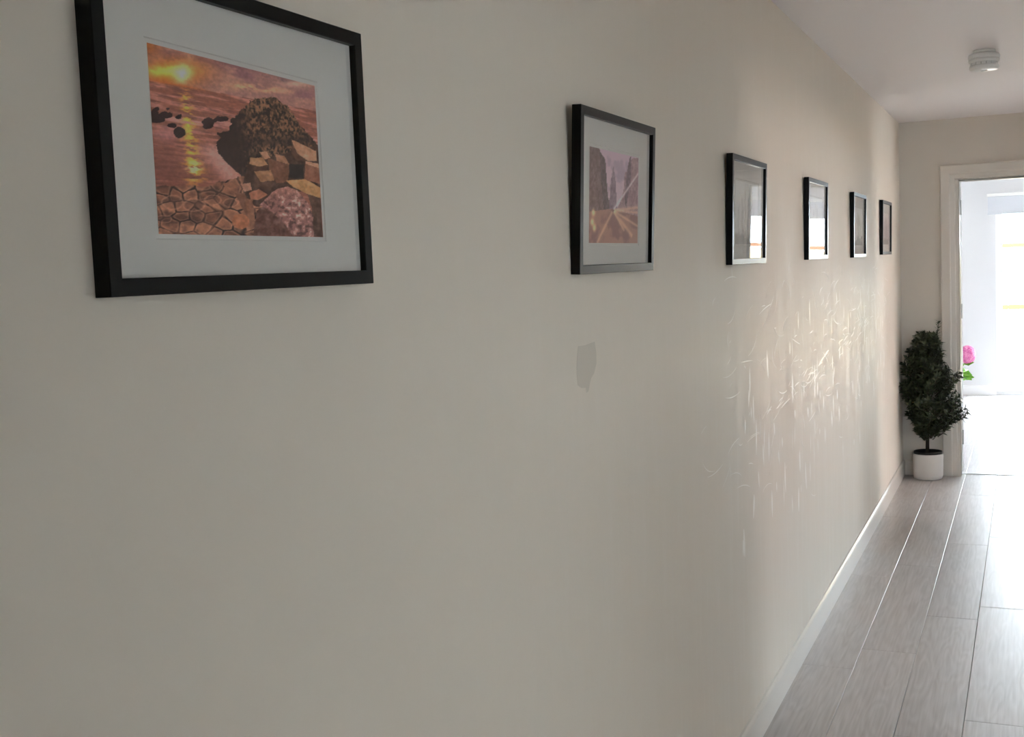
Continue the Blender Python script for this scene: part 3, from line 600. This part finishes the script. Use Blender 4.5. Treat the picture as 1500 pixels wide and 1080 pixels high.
_b = bx((iw0, -0.0086, ih0), (iw1, -0.004, ih1)); bmesh.ops.recalc_face_normals(_b, faces=_b.faces[:]); ME_back = bpy.data.meshes.new('backing_board'); _b.to_mesh(ME_back); _b.free(); ME_back.materials.append(M_board)
_b = bx((iw0 + 0.003, -0.0114, ih0 + 0.003), (iw1 - 0.003, -0.0104, ih1 - 0.003)); bmesh.ops.recalc_face_normals(_b, faces=_b.faces[:])
for f in _b.faces: f.material_index = 0 if f.normal.y < -0.9 else 1
ME_glass = bpy.data.meshes.new('glass_pane'); _b.to_mesh(ME_glass); _b.free(); ME_glass.materials.append(M_glass); ME_glass.materials.append(M_clear)
def mat_board_mesh(q):   # card with a bevelled opening q = TL,TR,BR,BL
    bm = nb(); o = [(iw0 + 0.003, ih1 - 0.003), (iw1 - 0.003, ih1 - 0.003), (iw1 - 0.003, ih0 + 0.003), (iw0 + 0.003, ih0 + 0.003)]
    cx = sum(p[0] for p in q)/4; cz = sum(p[1] for p in q)/4
    qi = [(p[0] + (-1 if p[0] < cx else 1)*0.0055, p[1] + (-1 if p[1] < cz else 1)*0.0055) for p in q]; qb = [(p[0] + (-1 if p[0] < cx else 1)*0.0045, p[1] + (-1 if p[1] < cz else 1)*0.0045) for p in q]
    V = [[bm.verts.new((x, y, z)) for x, z in l] for l, y in ((o, -0.0087), (o, -0.0101), (qi, -0.0101), (qb, -0.0087))]
    for a in range(4):
        A, B = V[a], V[(a+1) % 4]
        for i in range(4): bm.faces.new((A[i], A[(i+1) % 4], B[(i+1) % 4], B[i]))
    return bm
GAIN = 0.36
coast = paint_coast()
defs = [  # y centre, z bottom, lean, print offset, painter, label
    (1.0814, 1.5149, 0.000, coast, 'black picture frame with a sunset coast print, largest and nearest'),
    (2.3254, 1.5111, 0.0149, paint_street(), 'black framed city street print beside the dark paint patch'),
    (3.5793, 1.5123, 0.0095, paint_mist(seed=14, base=(150, 148, 148), dark=(136, 133, 132)), 'third black picture frame, its glass mirroring the doorway edge'),
    (4.8630, 1.5149, 0.0065, paint_mist(seed=4, base=(152, 151, 148), dark=(134, 132, 130)), 'fourth black picture frame, its glass filled by bright window reflection'),
    (6.1514, 1.5136, 0.0056, paint_mist(), 'fifth black picture frame with a pale grey misty print'),
    (7.3955, 1.5211, 0.0053, paint_mist(seed=9, base=(128, 116, 122), dark=(84, 74, 80)), 'sixth black picture frame, the one closest to the end wall'),
]
for i, (yc, zb, lean, img, lab) in enumerate(defs):
    fr = empty('picture_frame', (0.0003, yc - FWD / 2, zb), (math.asin(lean / FHT), 0, PI / 2)); tag(fr, lab, 'picture frame', 'black framed pictures along the corridor wall')
    link('frame_rail', ME_h, fr); a = link('frame_rail', ME_h, fr, (0, 0, FHT)); a.scale = (1, 1, -1)
    link('frame_rail', ME_v, fr); a = link('frame_rail', ME_v, fr, (FWD, 0, 0)); a.scale = (-1, 1, 1)
    link('backing_board', ME_back, fr)
    x0 = yc - FWD / 2
    if i == 0: q = [(0.926 - x0, 1.7615 - zb), (1.2205 - x0, 1.7563 - zb), (1.221 - x0, 1.5742 - zb), (0.925 - x0, 1.575 - zb)]
    else: q = [(0.074, 0.2465), (0.386, 0.2455), (0.386, 0.0605), (0.074, 0.0600)]
    mm = print_mesh(img, GAIN, q, 'photo_print')
    po = link('photo_print', mm, fr, (0, -0.0089, 0))
    po['label'] = ['sunset over a rocky coast with stone columns', 'purple-toned city street with light trails', 'pale print behind reflections', 'misty grey print behind reflections', 'pale grey misty print', 'dusky purple-grey print'][i]
    obj('mat_board', mat_board_mesh(q), M_board, fr)
    link('glass_pane', ME_glass, fr)

# ------------------------------------------------------------------ smoke alarm on the ceiling
al = empty('smoke_alarm', (0.622, 5.65, H)); tag(al, 'round white smoke alarm fixed to the corridor ceiling', 'smoke alarm')
obj('base_plate', lathe([(0, 0), (0.046, 0), (0.048, -0.004), (0.047, -0.010), (0.045, -0.012), (0, -0.012)]), M_white, al, True)
obj('body', lathe([(0, -0.0121), (0.050, -0.0121), (0.062, -0.018), (0.066, -0.026), (0.066, -0.034), (0.0655, -0.036), (0.0625, -0.037), (0.0625, -0.040), (0.0645, -0.041), (0.063, -0.050), (0.060, -0.0545), (0, -0.0545)]), M_white, al, True)
vr = obj('vent_ring', lathe([(0, -0.0546), (0.0535, -0.0546), (0.0535, -0.0648), (0, -0.0648)]), M_slot, al)
for k in range(16):
    a = 2*PI*k/16; b_ = bx((0.0505, -0.0094, -0.0648), (0.0560, 0.0094, -0.0546)); bmesh.ops.rotate(b_, verts=b_.verts[:], cent=(0, 0, 0), matrix=Matrix.Rotation(a, 3, 'Z')); obj('vent_rib', b_, M_white, vr)
obj('cover', lathe([(0, -0.0649), (0.057, -0.0649), (0.061, -0.069), (0.0615, -0.078), (0.058, -0.084), (0.050, -0.087), (0, -0.088)]), M_white, al, True)
obj('test_button', lathe([(0, -0.0875), (0.012, -0.0875), (0.012, -0.0905), (0, -0.091)], 24), M_white, al, True)

# ------------------------------------------------------------------ potted shrub in the corner
PX, PY = 0.172, 8.248
pl = empty('potted_shrub', (PX, PY, 0)); tag(pl, 'dark green leafy shrub in a white pot by the doorway', 'potted plant')
M_pot = mat('white_ceramic', (0.70, 0.67, 0.64), 0.35, 0.5, bump=(50, 0.04, 0.0006))
M_soil = mat('dark_soil', (0.012, 0.010, 0.008), 0.9, 0.2, bump=(140, 0.8, 0.006))
M_bark = mat('dark_bark', (0.045, 0.034, 0.024), 0.8, 0.2, bump=(120, 0.5, 0.002))
pot = obj('pot', lathe([(0, 0), (0.080, 0), (0.090, 0.005), (0.0955, 0.03), (0.0985, 0.165), (0.0985, 0.172), (0.096, 0.174), (0.093, 0.172), (0.092, 0.14), (0, 0.14)], 56), M_pot, pl, True)
obj('nursery_pot', lathe([(0.088, 0.141), (0.091, 0.188), (0.0885, 0.189), (0.086, 0.165), (0.084, 0.1605), (0.084, 0.141)], 48), M_dark, pl, True)
obj('soil', lathe([(0, 0.1405), (0.0835, 0.1405), (0.0835, 0.162), (0.05, 0.166), (0.0, 0.170)], 32), M_soil, pl, True)
rnd = random.Random(21)
def leaf_material(name, c0, c1):
    m = mat(name, c0, 0.45, 0.4); N = m.node_tree.nodes; Lk = m.node_tree.links; b = N['Principled BSDF']
    tc = N.new('ShaderNodeTexCoord'); nz = N.new('ShaderNodeTexNoise'); nz.inputs['Scale'].default_value = 26; Lk.new(tc.outputs['Object'], nz.inputs['Vector'])
    cr = N.new('ShaderNodeValToRGB'); cr.color_ramp.elements[0].position = 0.35; cr.color_ramp.elements[0].color = (*c0, 1); cr.color_ramp.elements[1].position = 0.68; cr.color_ramp.elements[1].color = (*c1, 1)
    Lk.new(nz.outputs['Fac'], cr.inputs['Fac']); Lk.new(cr.outputs['Color'], b.inputs['Base Color']); return m
M_leaf = leaf_material('dark_green_leaf', (0.018, 0.030, 0.013), (0.085, 0.100, 0.042))
def leaf_quad(bm, p, d, up, ln, wd):
    d = d.normalized(); s = d.cross(up)
    if s.length < 1e-4: s = d.cross(Vector((1, 0, 0)))
    s.normalize(); nrm = s.cross(d)
    a = bm.verts.new(p); b = bm.verts.new(p + d*ln*0.5 + s*wd*0.5 + nrm*wd*0.12); c = bm.verts.new(p + d*ln - nrm*ln*0.12); e = bm.verts.new(p + d*ln*0.5 - s*wd*0.5 + nrm*wd*0.12); mid = bm.verts.new(p + d*ln*0.52)
    bm.faces.new((a, b, mid)); bm.faces.new((b, c, mid)); bm.faces.new((c, e, mid)); bm.faces.new((e, a, mid))
fol = nb(); stems = nb()
trunk_top = Vector((0.012, -0.01, 0.86))
tr_pts = [Vector((-0.004, 0, 0.15)), Vector((-0.002, -0.002, 0.26)), Vector((0.004, -0.006, 0.40)), Vector((0.002, -0.008, 0.6)), trunk_top]
obj('trunk', tube(nb(), tr_pts, [0.013, 0.0115, 0.010, 0.007, 0.004], 9), M_bark, pl, True)
def sprig(tip, base, nl=16, size=1.0):
    ax = (tip - base).normalized()
    midp = base.lerp(tip, 0.5) + Vector((0, 0, -0.012))
    tube(stems, [base, midp, tip], [0.0035, 0.0025, 0.0015], 5)
    for k in range(nl):
        t = 1.0 - 0.75 * (k / nl) ** 1.3; p = base.lerp(tip, t) if t > 0.5 else base.lerp(tip, t)
        a = k * 2.399 + rnd.uniform(-.3, .3); s = ax.cross(Vector((0.2, 0.3, 0.93))).normalized(); q = ax.cross(s)
        rad = s*math.cos(a) + q*math.sin(a); d = rad*rnd.uniform(0.7, 1.1) + ax*rnd.uniform(0.25, 0.9) + Vector((0, 0, 0.15))
        leaf_quad(fol, p, d, ax, rnd.uniform(0.030, 0.052)*size, rnd.uniform(0.014, 0.023)*size)
# outline of the crown: half-widths left / right about the trunk at height z
prof_ = [(0.285, 0.05, 0.05), (0.34, 0.075, 0.11), (0.42, 0.11, 0.21), (0.47, 0.16, 0.245), (0.54, 0.19, 0.21), (0.62, 0.19, 0.20), (0.70, 0.19, 0.20), (0.76, 0.17, 0.13), (0.84, 0.12, 0.10), (0.92, 0.11, 0.095), (0.97, 0.06, 0.07), (1.0, 0.01, 0.02)]
def crown(z):
    for (z0, l0, r0), (z1, l1, r1) in zip(prof_, prof_[1:]):
        if z0 <= z <= z1: k = (z-z0)/(z1-z0); return l0+(l1-l0)*k, r0+(r1-r0)*k
    return 0.02, 0.02
for k in range(330):
    z = 0.30 + 0.68 * rnd.random() ** 0.92
    l, r = crown(z); a = rnd.uniform(0, 2*PI); ca, sa = math.cos(a), math.sin(a)
    rx = r if ca > 0 else l; ry = (l + r) * 0.5
    rf = 0.30 + 0.68 * rnd.random() ** 0.7
    x = ca*rx*rf; y = sa*ry*rf*0.85 - 0.02
    y = min(y, 0.07)
    x = max(x, -0.150)
    tip = Vector((x, y, z)); zb = max(0.24, z - 0.06 - 0.35*math.hypot(x, y)); base = Vector((x*0.25, y*0.25, zb)); base = base.lerp(tip, 0.35)
    sprig(tip, base, 15)
sprig(Vector((0.078, -0.02, 1.055)), Vector((0.06, -0.02, 0.93)), 13, 0.9)
for tz, tx in ((0.695, 0.215), (0.72, 0.205), (0.70, 0.19), (0.455, 0.250), (0.48, 0.235), (0.425, 0.23), (0.67, 0.18), (0.47, 0.21), (0.44, 0.20), (0.41, 0.18), (0.50, 0.20), (0.53, 0.19), (0.56, 0.195), (0.39, 0.15)):
    sprig(Vector((tx, -0.03, tz)), Vector((tx*0.55, -0.02, tz - 0.05)), 17)
tag(obj('foliage', fol, M_leaf, pl), 'dense small dark green leaves', None, None, 'stuff')
tag(obj('branches', stems, M_bark, pl), 'thin dark twigs', None, None, 'stuff')

# ------------------------------------------------------------------ pink flowering plant in the bright room
fx, fy = 0.075, 12.15
fl = empty('flowering_plant', (fx, fy, 0)); tag(fl, 'pink round flower head with bright green leaves beyond the door jamb', 'flower')
M_pink = leaf_material('pink_petal', (0.72, 0.13, 0.38), (0.90, 0.36, 0.60)); M_gleaf = leaf_material('bright_green_leaf', (0.08, 0.26, 0.015), (0.20, 0.45, 0.04))
obj('pot', lathe([(0, 0), (0.07, 0), (0.09, 0.16), (0.092, 0.165), (0.086, 0.165), (0.082, 0.13), (0, 0.13)], 36), M_pot, fl, True)
obj('stem', tube(nb(), [(0, 0, 0.12), (0.05, -0.005, 0.27), (0.12, -0.01, 0.38), (0.172, -0.01, 0.47)], 0.006, 7), M_gleaf, fl, True)
bm = nb()
for k in range(150):
    z = 1 - 2*(k+0.5)/150; rr = math.sqrt(1-z*z); a = k*2.39996; d = Vector((rr*math.cos(a), rr*math.sin(a), z)); p = Vector((0.178, -0.01, 0.515)) + Vector((d.x*0.068, d.y*0.068, d.z*0.085))
    for j in range(4):
        t = d.orthogonal().normalized(); t.rotate(Matrix.Rotation(j*PI/2 + k, 3, d)); leaf_quad(bm, p, t + d*0.3, d, 0.020, 0.018)
bmesh.ops.create_uvsphere(bm, u_segments=12, v_segments=8, radius=1, matrix=Matrix.Translation((0.178, -0.01, 0.515)) @ Matrix.Diagonal((0.058, 0.058, 0.074, 1)))
obj('flower_head', bm, M_pink, fl)
for k, (x, y, z, dx, dy, dz, ln) in enumerate(((0.125, -0.02, 0.335, 0.9, -0.3, -0.10, 0.10), (0.13, -0.03, 0.31, 0.9, -0.3, -0.35, 0.10), (0.12, -0.02, 0.29, 0.9, -0.2, 0.1, 0.12), (0.14, -0.02, 0.42, 0.9, -0.2, 0.25, 0.10), (0.12, 0, 0.34, 0.6, 0.6, 0.2, 0.1), (0.06, 0, 0.28, -0.8, -0.4, 0.3, 0.12), (0.08, 0, 0.31, -0.6, 0.5, 0.3, 0.11), (0.05, -0.01, 0.26, 0.3, -0.9, 0.2, 0.11), (0.07, -0.01, 0.30, 0.9, 0.1, -0.1, 0.13))):
    bm = nb(); leaf_quad(bm, Vector((x, y, z)), Vector((dx, dy, dz)), Vector((0.1, -0.75, 0.65)), ln, ln*0.75); obj('leaf', bm, M_gleaf, fl)
